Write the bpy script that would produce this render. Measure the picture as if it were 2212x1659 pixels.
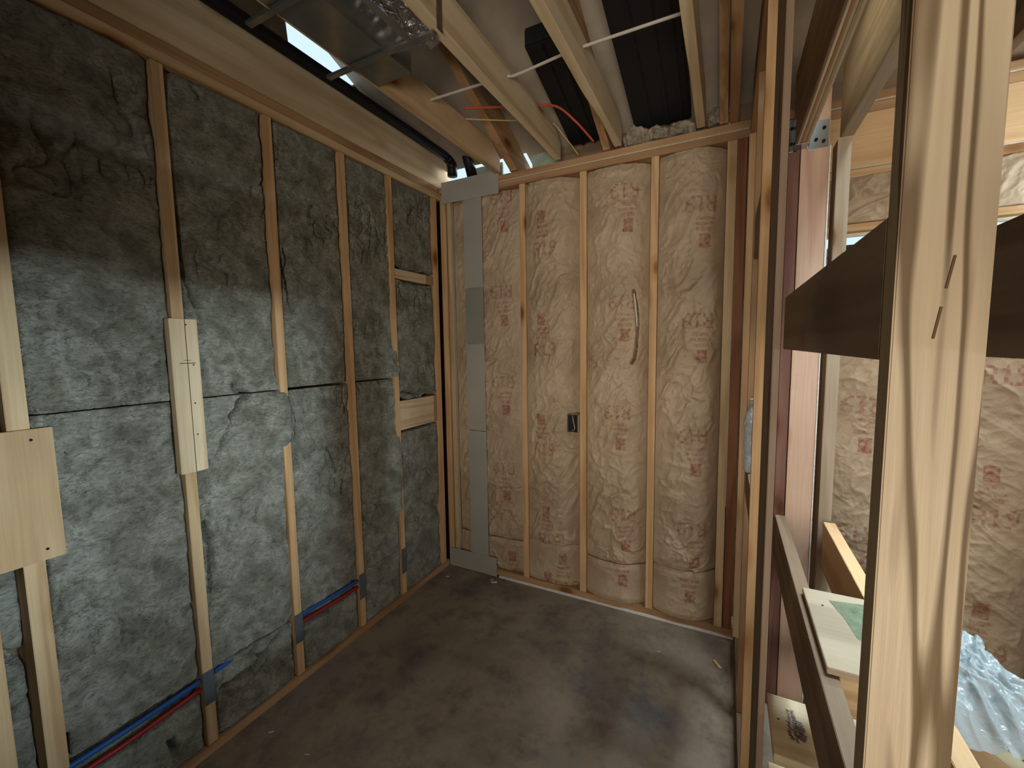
import bpy, bmesh, math, random
import numpy as np
from mathutils import Vector, Matrix
R = math.radians
random.seed(7)
for o in list(bpy.data.objects): bpy.data.objects.remove(o)
S = bpy.context.scene
COL = S.collection

# ---------------------------------------------------------------- camera
cam = bpy.data.cameras.new('camera'); cam_o = bpy.data.objects.new('camera', cam); COL.objects.link(cam_o)
cam.sensor_fit = 'HORIZONTAL'; cam.sensor_width = 36.0; cam.lens = 36.0 * 913.6 / 2212
cam.clip_start = 0.02
yaw, pitch, roll = -0.4704, -0.0898, -0.0145
ca, sa, cb, sb, cc, sc = math.cos(yaw), math.sin(yaw), math.cos(pitch), math.sin(pitch), math.cos(roll), math.sin(roll)
fwd = Vector((sa*cb, ca*cb, sb)); rt = Vector((ca, -sa, 0)); up = rt.cross(fwd)
r_ = cc*rt + sc*up; u_ = -sc*rt + cc*up
m = Matrix.Identity(4)
for i in range(3):
    m[i][0] = r_[i]; m[i][1] = u_[i]; m[i][2] = -fwd[i]
m.translation = Vector((1.8307, -2.5164, 1.6389))
cam_o.matrix_world = m
S.camera = cam_o

# ---------------------------------------------------------------- view, world, daylight
S.view_settings.view_transform = 'Standard'
S.view_settings.look = 'None'
S.view_settings.gamma = 1
S.view_settings.use_curve_mapping = False
S.view_settings.exposure = 0.12
w = bpy.data.worlds.new('sky'); S.world = w; w.use_nodes = True
bg = w.node_tree.nodes['Background']
bg.inputs[0].default_value = (0.66, 0.86, 1.0, 1); bg.inputs[1].default_value = 1.0

def area(name, loc, target, sx, sy, power, color):
    l = bpy.data.lights.new(name, 'AREA'); l.shape = 'RECTANGLE'; l.size = sx; l.size_y = sy
    l.energy = power; l.color = color
    o = bpy.data.objects.new(name, l); COL.objects.link(o)
    o.location = loc
    o.rotation_euler = (Vector(target) - Vector(loc)).to_track_quat('-Z', 'Y').to_euler()
    return o
# daylight entering by the window in the right wall, the big opening behind the camera, the transom over the stair
area('daylight_side_window', (3.95, -2.05, 1.42), (0.0, -1.35, 1.15), 0.26, 0.20, 105, (0.74, 0.90, 1.0))
area('daylight_rear_opening', (2.15, -4.6, 1.25), (1.1, 0.0, 1.75), 1.2, 1.1, 88, (1.0, 0.92, 0.81))
area('daylight_transom', (2.80, 0.78, 2.72), (2.2, -0.6, 0.9), 1.1, 0.6, 190, (0.88, 0.95, 1.0))
area('added_high_stair_light', (3.75, -0.55, 2.80), (2.1, -0.75, 0.9), 0.7, 0.5, 20, (0.80, 0.93, 1.0))  # added lamp at an invented opening, brightens the landing joist tops
area('added_landing_light', (2.72, -0.95, 3.15), (2.12, -0.85, 0.9), 0.4, 0.7, 16, (0.74, 0.90, 1.0)).data.spread = R(65)  # added lamp under the closed deck, lifts the tops of the landing

area('daylight_corner_gap', (0.45, 0.75, 2.98), (0.0, -0.2, 2.86), 0.5, 0.25, 6, (1.0, 0.97, 0.9))

# ---------------------------------------------------------------- material helpers
def srgb(r, g, b):
    return tuple((c/255/12.92 if c/255 <= .04045 else ((c/255+.055)/1.055)**2.4) for c in (r, g, b)) + (1,)
def newmat(name):
    mt = bpy.data.materials.new(name); mt.use_nodes = True
    nt = mt.node_tree; b = nt.nodes['Principled BSDF']
    return mt, nt, b
def N(nt, t, **kw):
    n = nt.nodes.new(t)
    for k, v in kw.items(): setattr(n, k, v)
    return n
def ramp(nt, stops):
    n = N(nt, 'ShaderNodeValToRGB'); e = n.color_ramp.elements
    while len(e) < len(stops): e.new(.5)
    for i, (p, c) in enumerate(stops): e[i].position = p; e[i].color = c
    return n
def simple(name, col, rough=.6, metal=0.0, noise=0.0, scale=20, bump=0.0, spec=0.3):
    mt, nt, b = newmat(name); L = nt.links
    b.inputs['Roughness'].default_value = rough; b.inputs['Metallic'].default_value = metal
    b.inputs['Specular IOR Level'].default_value = spec
    tc = N(nt, 'ShaderNodeTexCoord'); ns = N(nt, 'ShaderNodeTexNoise'); ns.inputs['Scale'].default_value = scale; ns.inputs['Detail'].default_value = 5
    L.new(tc.outputs['Object'], ns.inputs['Vector'])
    lo = tuple(c*(1-noise) for c in col[:3])+(1,); hi = tuple(min(1, c*(1+noise)) for c in col[:3])+(1,)
    rp = ramp(nt, [(.3, lo), (.7, hi)]); L.new(ns.outputs[0], rp.inputs[0]); L.new(rp.outputs[0], b.inputs['Base Color'])
    if bump:
        bp = N(nt, 'ShaderNodeBump'); bp.inputs['Strength'].default_value = bump; bp.inputs['Distance'].default_value = .01
        L.new(ns.outputs[0], bp.inputs['Height']); L.new(bp.outputs[0], b.inputs['Normal'])
    return mt
TINT = {
 'tan':    (srgb(216, 188, 146), srgb(180, 146, 102)),
 'pale':   (srgb(226, 206, 170), srgb(194, 166, 124)),
 'orange': (srgb(220, 182, 136), srgb(188, 146, 98)),
 'pink':   (srgb(214, 182, 158), srgb(184, 142, 118)),
 'red':    (srgb(158, 106, 74), srgb(122, 76, 50)),
 'post':   (srgb(172, 154, 126), srgb(98, 78, 52)),
 'maroon': (srgb(132, 94, 82), srgb(102, 68, 58)),
 'brown':  (srgb(188, 150, 110), srgb(152, 114, 78)),
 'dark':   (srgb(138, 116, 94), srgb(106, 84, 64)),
 'grey':   (srgb(180, 162, 138), srgb(146, 126, 102)),
}
_w = {}
def wood(tint='tan', axis=2, knots=True, seed=0.0, grain=1.0):
    key = (tint, axis, knots, seed, grain)
    if key in _w: return _w[key]
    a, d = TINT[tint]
    mt, nt, b = newmat('lumber_%s_%s' % (tint, 'xyz'[axis])); L = nt.links
    b.inputs['Roughness'].default_value = .62; b.inputs['Specular IOR Level'].default_value = .25
    tc = N(nt, 'ShaderNodeTexCoord'); oi = N(nt, 'ShaderNodeObjectInfo')
    mulr = N(nt, 'ShaderNodeMath', operation='MULTIPLY'); mulr.inputs[1].default_value = 37.0; L.new(oi.outputs['Random'], mulr.inputs[0])
    add = N(nt, 'ShaderNodeVectorMath', operation='ADD'); L.new(tc.outputs['Object'], add.inputs[0]); L.new(mulr.outputs[0], add.inputs[1])
    mp = N(nt, 'ShaderNodeMapping'); s = [1.0, 1.0, 1.0]; s[axis] = .05; mp.inputs['Scale'].default_value = s
    mp.inputs['Location'].default_value = (seed, seed*1.7, seed*.6)
    L.new(add.outputs[0], mp.inputs[0])
    # broad cathedral rings
    n1 = N(nt, 'ShaderNodeTexNoise'); n1.inputs['Scale'].default_value = 9*grain; n1.inputs['Detail'].default_value = 2; n1.inputs['Distortion'].default_value = .4
    L.new(mp.outputs[0], n1.inputs['Vector'])
    mm = N(nt, 'ShaderNodeMath', operation='MULTIPLY'); mm.inputs[1].default_value = 26; L.new(n1.outputs[0], mm.inputs[0])
    sn = N(nt, 'ShaderNodeMath', operation='SINE'); L.new(mm.outputs[0], sn.inputs[0])
    rp = ramp(nt, [(.0, d), (.35, tuple((x+y)/2 for x, y in zip(a, d))), (.8, a)])
    ma = N(nt, 'ShaderNodeMapRange'); ma.inputs[1].default_value = -.9 if tint == 'post' else -1.6; ma.inputs[2].default_value = .3 if tint == 'post' else .8; L.new(sn.outputs[0], ma.inputs[0])
    L.new(ma.outputs[0], rp.inputs[0])
    # fine fibre
    mp2 = N(nt, 'ShaderNodeMapping'); s2 = [140.0]*3; s2[axis] = 4.0; mp2.inputs['Scale'].default_value = s2; L.new(add.outputs[0], mp2.inputs[0])
    n2 = N(nt, 'ShaderNodeTexNoise'); n2.inputs['Scale'].default_value = 1; n2.inputs['Detail'].default_value = 3; L.new(mp2.outputs[0], n2.inputs['Vector'])
    mx = N(nt, 'ShaderNodeMixRGB', blend_type='MULTIPLY'); mx.inputs[0].default_value = .35
    rp2 = ramp(nt, [(.3, (.72, .66, .58, 1)), (.65, (1, 1, 1, 1))]); L.new(n2.outputs[0], rp2.inputs[0])
    L.new(rp.outputs[0], mx.inputs[1]); L.new(rp2.outputs[0], mx.inputs[2])
    # stains
    n3 = N(nt, 'ShaderNodeTexNoise'); n3.inputs['Scale'].default_value = 3.0; n3.inputs['Detail'].default_value = 3; L.new(add.outputs[0], n3.inputs['Vector'])
    rp3 = ramp(nt, [(.35, (.86, .82, .78, 1)), (.6, (1, 1, 1, 1))]); L.new(n3.outputs[0], rp3.inputs[0])
    mx3 = N(nt, 'ShaderNodeMixRGB', blend_type='MULTIPLY'); mx3.inputs[0].default_value = .7; L.new(mx.outputs[0], mx3.inputs[1]); L.new(rp3.outputs[0], mx3.inputs[2])
    out = mx3.outputs[0]
    if knots:
        mp4 = N(nt, 'ShaderNodeMapping'); s4 = [6.0]*3; s4[axis] = 2.6; mp4.inputs['Scale'].default_value = s4; L.new(add.outputs[0], mp4.inputs[0])
        v = N(nt, 'ShaderNodeTexVoronoi'); v.inputs['Scale'].default_value = 1; L.new(mp4.outputs[0], v.inputs['Vector'])
        k = ramp(nt, [(.0, (.16, .08, .03, 1)), (.10, (.40, .24, .13, 1)), (.15, (.8, .68, .55, 1)), (.26, (1, 1, 1, 1))]); L.new(v.outputs['Distance'], k.inputs[0])
        mx4 = N(nt, 'ShaderNodeMixRGB', blend_type='MULTIPLY'); mx4.inputs[0].default_value = .9; L.new(out, mx4.inputs[1]); L.new(k.outputs[0], mx4.inputs[2]); out = mx4.outputs[0]
    L.new(out, b.inputs['Base Color'])
    bp = N(nt, 'ShaderNodeBump'); bp.inputs['Strength'].default_value = .25; bp.inputs['Distance'].default_value = .002
    L.new(n2.outputs[0], bp.inputs['Height']); L.new(bp.outputs[0], b.inputs['Normal'])
    _w[key] = mt
    return mt

def wool_mat():
    mt, nt, b = newmat('mineral_wool'); L = nt.links
    b.inputs['Roughness'].default_value = .85; b.inputs['Specular IOR Level'].default_value = .25
    b.inputs['Sheen Weight'].default_value = .25
    tc = N(nt, 'ShaderNodeTexCoord')
    n1 = N(nt, 'ShaderNodeTexNoise'); n1.inputs['Scale'].default_value = 11; n1.inputs['Detail'].default_value = 9; n1.inputs['Roughness'].default_value = .68; n1.inputs['Distortion'].default_value = .6
    L.new(tc.outputs['Object'], n1.inputs['Vector'])
    c = ramp(nt, [(.30, srgb(92, 90, 74)), (.46, srgb(132, 131, 114)), (.62, srgb(168, 168, 154))]); L.new(n1.outputs[0], c.inputs[0])
    mp = N(nt, 'ShaderNodeMapping'); mp.inputs['Scale'].default_value = (40, 38, 90); mp.inputs['Rotation'].default_value = (.5, 0, 0); L.new(tc.outputs['Object'], mp.inputs[0])
    n2 = N(nt, 'ShaderNodeTexNoise'); n2.inputs['Scale'].default_value = 1; n2.inputs['Detail'].default_value = 6; n2.inputs['Distortion'].default_value = 1.6; L.new(mp.outputs[0], n2.inputs['Vector'])
    c2 = ramp(nt, [(.34, (.42, .40, .34, 1)), (.48, (.95, .95, .93, 1)), (.66, (1.0, 1.0, 1.0, 1))]); L.new(n2.outputs[0], c2.inputs[0])
    mx = N(nt, 'ShaderNodeMixRGB', blend_type='MULTIPLY'); mx.inputs[0].default_value = .8; L.new(c.outputs[0], mx.inputs[1]); L.new(c2.outputs[0], mx.inputs[2])
    L.new(mx.outputs[0], b.inputs['Base Color'])
    bp = N(nt, 'ShaderNodeBump'); bp.inputs['Strength'].default_value = 1; bp.inputs['Distance'].default_value = .016; L.new(n2.outputs[0], bp.inputs['Height']); L.new(bp.outputs[0], b.inputs['Normal'])
    return mt
def kraft_mat(name='kraft_paper'):
    mt, nt, b = newmat(name); L = nt.links
    b.inputs['Roughness'].default_value = .5; b.inputs['Specular IOR Level'].default_value = .35
    tc = N(nt, 'ShaderNodeTexCoord')
    n1 = N(nt, 'ShaderNodeTexNoise'); n1.inputs['Scale'].default_value = 3; n1.inputs['Detail'].default_value = 6; L.new(tc.outputs['Object'], n1.inputs['Vector'])
    c = ramp(nt, [(.3, srgb(160, 137, 110)), (.7, srgb(196, 173, 143))]); L.new(n1.outputs[0], c.inputs[0])
    at = N(nt, 'ShaderNodeAttribute', attribute_name='print')
    mx = N(nt, 'ShaderNodeMixRGB'); mx.inputs[2].default_value = srgb(140, 68, 54)
    n3 = N(nt, 'ShaderNodeTexNoise'); n3.inputs['Scale'].default_value = 60; n3.inputs['Detail'].default_value = 3; L.new(tc.outputs['Object'], n3.inputs['Vector'])
    mr = N(nt, 'ShaderNodeMapRange'); mr.inputs[1].default_value = .35; mr.inputs[2].default_value = .65; mr.inputs[3].default_value = .2; mr.inputs[4].default_value = .85; L.new(n3.outputs[0], mr.inputs[0])
    mu = N(nt, 'ShaderNodeMath', operation='MULTIPLY'); L.new(at.outputs['Fac'], mu.inputs[0]); L.new(mr.outputs[0], mu.inputs[1])
    L.new(mu.outputs[0], mx.inputs[0]); L.new(c.outputs[0], mx.inputs[1]); L.new(mx.outputs[0], b.inputs['Base Color'])
    n2 = N(nt, 'ShaderNodeTexNoise'); n2.inputs['Scale'].default_value = 34; n2.inputs['Detail'].default_value = 5; n2.inputs['Distortion'].default_value = 1.2; L.new(tc.outputs['Object'], n2.inputs['Vector'])
    bp = N(nt, 'ShaderNodeBump'); bp.inputs['Strength'].default_value = .5; bp.inputs['Distance'].default_value = .006; L.new(n2.outputs[0], bp.inputs['Height']); L.new(bp.outputs[0], b.inputs['Normal'])
    return mt
def slab_mat():
    mt, nt, b = newmat('stained_concrete'); L = nt.links
    b.inputs['Specular IOR Level'].default_value = .3
    tc = N(nt, 'ShaderNodeTexCoord')
    n1 = N(nt, 'ShaderNodeTexNoise'); n1.inputs['Scale'].default_value = 2.2; n1.inputs['Detail'].default_value = 9; n1.inputs['Roughness'].default_value = .65; L.new(tc.outputs['Object'], n1.inputs['Vector'])
    c = ramp(nt, [(.30, srgb(92, 88, 90)), (.43, srgb(118, 104, 90)), (.55, srgb(138, 122, 102)), (.70, srgb(120, 114, 106))]); L.new(n1.outputs[0], c.inputs[0])
    n2 = N(nt, 'ShaderNodeTexNoise'); n2.inputs['Scale'].default_value = 7; n2.inputs['Detail'].default_value = 8; n2.inputs['Roughness'].default_value = .7; L.new(tc.outputs['Object'], n2.inputs['Vector'])
    c2 = ramp(nt, [(.36, (.5, .5, .54, 1)), (.5, (1, 1, 1, 1))]); L.new(n2.outputs[0], c2.inputs[0])
    mx = N(nt, 'ShaderNodeMixRGB', blend_type='MULTIPLY'); mx.inputs[0].default_value = .65; L.new(c.outputs[0], mx.inputs[1]); L.new(c2.outputs[0], mx.inputs[2]); L.new(mx.outputs[0], b.inputs['Base Color'])
    mr = N(nt, 'ShaderNodeMapRange'); mr.inputs[3].default_value = .45; mr.inputs[4].default_value = .8; L.new(n2.outputs[0], mr.inputs[0]); L.new(mr.outputs[0], b.inputs['Roughness'])
    bp = N(nt, 'ShaderNodeBump'); bp.inputs['Strength'].default_value = .3; bp.inputs['Distance'].default_value = .004; L.new(n2.outputs[0], bp.inputs['Height']); L.new(bp.outputs[0], b.inputs['Normal'])
    return mt
WOOL = wool_mat(); KRAFT = kraft_mat(); SLAB = slab_mat()
OSB = simple('sheathing_board', srgb(120, 100, 78), .8, noise=.3, scale=9)
DECK = simple('roof_deck_board', srgb(164, 150, 132), .8, noise=.2, scale=4)
STEEL = simple('galvanized_steel', srgb(170, 172, 170), .2, .9, noise=.12, scale=12)
PLATE = simple('dull_zinc_plate', srgb(176, 172, 160), .6, .25, noise=.07, scale=5)
PLATE2 = simple('darker_zinc_plate', srgb(152, 150, 140), .55, .3, noise=.07, scale=5)
NAILPL = simple('blue_grey_nail_plate', srgb(104, 112, 118), .55, .35, noise=.08, scale=10)
BLACKP = simple('black_plastic', srgb(20, 21, 24), .5, noise=.2, scale=8)
BAFFLE = simple('black_baffle', srgb(24, 25, 27), .55, noise=.25, scale=4, bump=.2)
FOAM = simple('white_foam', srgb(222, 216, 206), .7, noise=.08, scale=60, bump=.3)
PAPER = simple('paper_edge', srgb(196, 184, 160), .7, noise=.1, scale=40)
BLUEP = simple('blue_pex', srgb(34, 86, 150), .35)
REDP = simple('red_pex', srgb(150, 36, 38), .4)
WHITEC = simple('white_cable_jacket', srgb(186, 176, 160), .5)
ORANGEC = simple('orange_cable_jacket', srgb(190, 84, 56), .45)
YELLOWC = simple('yellow_wire', srgb(196, 172, 104), .5)
INK = simple('purple_ink', srgb(70, 66, 92), .8, noise=.3, scale=90)
GREEN = simple('green_mark', srgb(104, 112, 88), .8, noise=.3, scale=50)
PENCIL = simple('pencil_grey', srgb(70, 60, 48), .8)
STAPLE = simple('rusty_staple', srgb(88, 62, 40), .7)
HOLE = simple('dark_hole', srgb(30, 22, 16), .9)
GLASSFIBRE = simple('loose_fibre', srgb(150, 138, 118), .95, noise=.4, scale=22, bump=1.0)
FRAMEM = simple('dark_window_frame', srgb(38, 40, 44), .4)
CREAM = simple('cream_trim', srgb(236, 230, 206), .5)
FLEX = simple('grey_duct_jacket', srgb(110, 108, 106), .45, .3, noise=.3, scale=6, bump=.3)
PALEG = simple('pale_green_board', srgb(166, 178, 158), .7, noise=.2, scale=30)
def foil():
    mt, nt, b = newmat('crumpled_foil'); L = nt.links
    b.inputs['Metallic'].default_value = .9; b.inputs['Roughness'].default_value = .22; b.inputs['Base Color'].default_value = srgb(190, 192, 196)
    tc = N(nt, 'ShaderNodeTexCoord'); n = N(nt, 'ShaderNodeTexNoise'); n.inputs['Scale'].default_value = 26; n.inputs['Detail'].default_value = 4; n.inputs['Distortion'].default_value = 1
    L.new(tc.outputs['Object'], n.inputs['Vector']); bp = N(nt, 'ShaderNodeBump'); bp.inputs['Strength'].default_value = 1; bp.inputs['Distance'].default_value = .05
    L.new(n.outputs[0], bp.inputs['Height']); L.new(bp.outputs[0], b.inputs['Normal'])
    return mt
FOIL = foil()
def film():
    mt, nt, b = newmat('plastic_film')
    b.inputs['Base Color'].default_value = srgb(176, 188, 192); b.inputs['Roughness'].default_value = .12
    b.inputs['Specular IOR Level'].default_value = .8; b.inputs['Transmission Weight'].default_value = .35
    b.inputs['IOR'].default_value = 1.25
    L = nt.links; tc = N(nt, 'ShaderNodeTexCoord'); n = N(nt, 'ShaderNodeTexNoise'); n.inputs['Scale'].default_value = 24; n.inputs['Detail'].default_value = 4; n.inputs['Distortion'].default_value = 1.5
    L.new(tc.outputs['Object'], n.inputs['Vector']); bp = N(nt, 'ShaderNodeBump'); bp.inputs['Strength'].default_value = 1; bp.inputs['Distance'].default_value = .004
    L.new(n.outputs[0], bp.inputs['Height']); L.new(bp.outputs[0], b.inputs['Normal'])
    return mt
FILM = film()
def glass():
    mt, nt, b = newmat('window_glass'); L = nt.links; nt.nodes.remove(b)
    out = nt.nodes['Material Output']; tr = N(nt, 'ShaderNodeBsdfTransparent'); tr.inputs[0].default_value = (.84, .98, .96, 1)
    gl = N(nt, 'ShaderNodeBsdfGlossy'); gl.inputs['Roughness'].default_value = .02; fr = N(nt, 'ShaderNodeFresnel'); fr.inputs[0].default_value = 1.45
    mx = N(nt, 'ShaderNodeMixShader'); L.new(fr.outputs[0], mx.inputs[0]); L.new(tr.outputs[0], mx.inputs[1]); L.new(gl.outputs[0], mx.inputs[2]); L.new(mx.outputs[0], out.inputs[0])
    return mt
GLASS = glass()
PLASTIC = simple('clear_white_plastic', srgb(214, 224, 232), .2, noise=.12, scale=80, bump=.6, spec=.7)

# ---------------------------------------------------------------- object helpers
def tag(o, label=None, cat=None, group=None, kind=None):
    if label: o['label'] = label
    if cat: o['category'] = cat
    if group: o['group'] = group
    if kind: o['kind'] = kind
    return o
def link(name, bm, mat, parent=None, loc=None, smooth=False):
    me = bpy.data.meshes.new(name); bm.to_mesh(me); bm.free()
    me.materials.append(mat)
    if smooth:
        for p in me.polygons: p.use_smooth = True
    o = bpy.data.objects.new(name, me); COL.objects.link(o)
    if loc is not None: o.location = loc
    if parent: o.parent = parent
    return o
def empty(name, loc, label=None, cat=None, group=None):
    o = bpy.data.objects.new(name, None); COL.objects.link(o); o.location = loc; o.empty_display_size = .05
    return tag(o, label, cat, group)
def bx(bm, x, y, z, bev=.0015, M=None):
    r = bmesh.ops.create_cube(bm, size=1)
    vs = r['verts']
    for v in vs:
        v.co = Vector(((x[0]+x[1])/2+v.co.x*(x[1]-x[0]), (y[0]+y[1])/2+v.co.y*(y[1]-y[0]), (z[0]+z[1])/2+v.co.z*(z[1]-z[0])))
    if bev:
        es = list({e for v in vs for e in v.link_edges})
        r2 = bmesh.ops.bevel(bm, geom=es, offset=bev, segments=2, affect='EDGES')
    if M is not None:
        for v in bm.verts: v.co = M @ v.co
def box(name, x, y, z, mat, parent=None, label=None, cat=None, group=None, kind=None, bev=.0015):
    """a box-shaped thing, its origin at its centre; with a parent the coordinates are world ones too"""
    c = Vector(((x[0]+x[1])/2, (y[0]+y[1])/2, (z[0]+z[1])/2))
    bm = bmesh.new()
    bx(bm, (x[0]-c.x, x[1]-c.x), (y[0]-c.y, y[1]-c.y), (z[0]-c.z, z[1]-c.z), bev)
    if parent: c = c - Vector(parent.location)
    o = link(name, bm, mat, parent, c)
    return tag(o, label, cat, group, kind)
def tube(bm, pts, r, seg=12, caps=True, closed=False):
    pts = [Vector(p) for p in pts]; rings = []
    rr = r if isinstance(r, (list, tuple)) else [r]*len(pts)
    prev = None
    for i, p in enumerate(pts):
        t = (pts[min(i+1, len(pts)-1)]-pts[max(i-1, 0)]).normalized()
        if prev is None:
            a = t.orthogonal().normalized()
        else:
            a = (prev - t*prev.dot(t)).normalized()
        prev = a; b = t.cross(a)
        rings.append([bm.verts.new(p+(a*math.cos(2*math.pi*k/seg)+b*math.sin(2*math.pi*k/seg))*rr[i]) for k in range(seg)])
    for i in range(len(rings)-1):
        for k in range(seg):
            bm.faces.new((rings[i][k], rings[i][(k+1) % seg], rings[i+1][(k+1) % seg], rings[i+1][k]))
    if caps:
        bm.faces.new(rings[0][::-1]); bm.faces.new(rings[-1])
def cable(name, pts, r, mat, label=None, cat=None, group=None, parent=None, seg=10):
    # smooth the polyline with Catmull-Rom
    P = [Vector(p) for p in pts]; out = []
    for i in range(len(P)-1):
        p0 = P[max(i-1, 0)]; p1 = P[i]; p2 = P[i+1]; p3 = P[min(i+2, len(P)-1)]
        for k in range(8):
            t = k/8
            out.append(.5*((2*p1)+(-p0+p2)*t+(2*p0-5*p1+4*p2-p3)*t*t+(-p0+3*p1-3*p2+p3)*t**3))
    out.append(P[-1])
    c = out[0].copy(); bm = bmesh.new(); tube(bm, [p-c for p in out], r, seg)
    return tag(link(name, bm, mat, parent, c - (Vector(parent.location) if parent else Vector()), True), label, cat, group)

# numpy gradient noise
_rng = np.random.RandomState(3); _g = _rng.rand(256, 256)
def vn(x, y):
    xi = np.floor(x).astype(int); yi = np.floor(y).astype(int); fx = x-xi; fy = y-yi
    fx = fx*fx*(3-2*fx); fy = fy*fy*(3-2*fy)
    g = lambda a, b: _g[a % 256, b % 256]
    return (g(xi, yi)*(1-fx)+g(xi+1, yi)*fx)*(1-fy)+(g(xi, yi+1)*(1-fx)+g(xi+1, yi+1)*fx)*fy
def fbm(x, y, o=4):
    s = 0; a = .5; t = 0
    for i in range(o):
        s = s+a*vn(x*2**i+17*i, y*2**i+31*i); t += a; a *= .5
    return s/t
def ridged(x, y, o=3, p=3.0):
    s = 0; a = .5; t = 0
    for i in range(o):
        n = 1-np.abs(2*vn(x*2**i+13*i, y*2**i+7*i)-1); s = s+a*n**p; t += a; a *= .5
    return s/t
def grid_obj(name, P, mat, attr=None, skirt=None, parent=None, smooth=True):
    """P: (nu,nv,3) points; skirt: a vector by which a back face is set off, closing the sides"""
    nu, nv, _ = P.shape
    c = P.reshape(-1, 3).mean(0)
    idx = np.arange(nu*nv).reshape(nu, nv)
    q = np.stack([idx[:-1, :-1], idx[1:, :-1], idx[1:, 1:], idx[:-1, 1:]], -1).reshape(-1, 4)
    V = P.reshape(-1, 3)-c
    faces = [q]
    if skirt is not None:
        border = np.concatenate([idx[:, 0], idx[-1, 1:], idx[-2::-1, -1], idx[0, -2:0:-1]])
        V2 = V[border]+np.array(skirt); base = len(V); V = np.concatenate([V, V2])
        n = len(border); k = np.arange(n)
        sk = np.stack([border, base+k, base+(k+1) % n, border[(k+1) % n]], -1)
        faces.append(sk)
    F = np.concatenate(faces)
    me = bpy.data.meshes.new(name)
    loops = F.ravel(); nf = len(F)
    sizes = np.full(nf, 4)
    if skirt is not None:
        loops = np.concatenate([loops, (base+k)[::-1]]); sizes = np.append(sizes, n); nf += 1
    me.vertices.add(len(V)); me.vertices.foreach_set('co', V.ravel())
    me.loops.add(len(loops)); me.loops.foreach_set('vertex_index', loops)
    me.polygons.add(nf); st = np.concatenate([[0], np.cumsum(sizes)[:-1]])
    me.polygons.foreach_set('loop_start', st); me.polygons.foreach_set('loop_total', sizes)
    if smooth: me.polygons.foreach_set('use_smooth', np.concatenate([np.ones(len(q), bool), np.zeros(nf-len(q), bool)]))
    me.update(calc_edges=True); me.validate()
    if attr is not None:
        at = me.attributes.new('print', 'FLOAT', 'POINT')
        a = np.zeros(len(V), dtype=np.float32); a[:nu*nv] = attr.ravel(); at.data.foreach_set('value', a)
    me.materials.append(mat)
    o = bpy.data.objects.new(name, me); COL.objects.link(o)
    pl = Vector(parent.location) if parent else Vector()
    o.location = Vector(c)-pl
    if parent: o.parent = parent
    return o

# ---------------------------------------------------------------- shell
ZP = 2.744          # top of the wall plates
def structure(name, x, y, z, mat): return box(name, x, y, z, mat, kind='structure', bev=0)
structure('floor', (-.3, 4.3), (-5.8, .3), (-.12, 0), SLAB)
structure('wall_back', (-.145, 2.24), (.145, .165), (0, 2.80), OSB)
structure('wall_back_low', (2.24, 4.2), (.145, .165), (0, 1.70), OSB)
structure('wall_back_high', (2.24, 4.2), (.145, .165), (2.16, 2.80), OSB)
structure('wall_back_far', (3.5, 4.2), (.145, .165), (1.70, 2.16), OSB)
structure('wall_right', (4.18, 4.2), (-5.6, .145), (0, 3.6), OSB)
structure('wall_front', (-.145, 4.18), (-5.62, -5.6), (0, 4.0), OSB)
structure('light_mask_stair', (3.30, 3.32), (-1.86, -1.05), (0, 3.3), OSB)  # this and the next four: unseen panels added to confine the side light
structure('light_mask_stair_low', (3.30, 3.32), (-1.05, .14), (0, 1.85), OSB)
structure('light_mask_stair_high', (3.30, 3.32), (-1.05, .14), (2.62, 3.3), OSB)
structure('light_mask_stair_sill', (3.30, 3.32), (-3.30, -1.86), (0, 1.27), OSB)
structure('light_mask_stair_head', (3.30, 3.32), (-3.30, -1.86), (1.50, 3.3), OSB)
structure('light_mask_room_sill', (-.145, 4.18), (-3.32, -3.30), (0, .88), OSB)  # this and the next three: unseen panels added to shade floor and left wall
structure('light_mask_room_head', (-.145, 4.18), (-3.32, -3.30), (2.5, 2.742), OSB)
structure('light_mask_room_side', (-.145, 1.45), (-3.32, -3.30), (.88, 2.5), OSB)
structure('light_mask_room_end', (3.0, 4.18), (-3.32, -3.30), (.88, 2.5), OSB)
# roof deck slopes up from the eave: z = 2.93 - 0.5 y
def deck(name, x0, x1, y0, y1):
    bm = bmesh.new(); f = lambda y: 2.93-.42*y
    vs = [(x, y, f(y)+dz) for x in (x0, x1) for y in (y0, y1) for dz in (0, .015)]
    c = Vector(((x0+x1)/2, (y0+y1)/2, f((y0+y1)/2))); vv = [bm.verts.new(Vector(p)-c) for p in vs]
    for q in ((0, 1, 3, 2), (4, 6, 7, 5), (0, 4, 5, 1), (2, 3, 7, 6), (0, 2, 6, 4), (1, 5, 7, 3)): bm.faces.new([vv[i] for i in q])
    bmesh.ops.recalc_face_normals(bm, faces=bm.faces)
    return tag(link(name, bm, DECK, loc=c), kind='structure')
deck('ceiling', .63, 4.2, -5.6, .42)
deck('ceiling_left', -.16, .63, -5.6, .10)
def gable(name, pts, x, mat):
    cx = (x[0]+x[1])/2; bm = bmesh.new()
    a = [bm.verts.new((x[0]-cx, p[0], p[1])) for p in pts]; b = [bm.verts.new((x[1]-cx, p[0], p[1])) for p in pts]
    bm.faces.new(a[::-1]); bm.faces.new(b); n = len(pts)
    for i in range(n): bm.faces.new((a[i], a[(i+1) % n], b[(i+1) % n], b[i]))
    bmesh.ops.recalc_face_normals(bm, faces=bm.faces)
    return tag(link(name, bm, mat, loc=(cx, 0, 0)), kind='structure')
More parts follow.
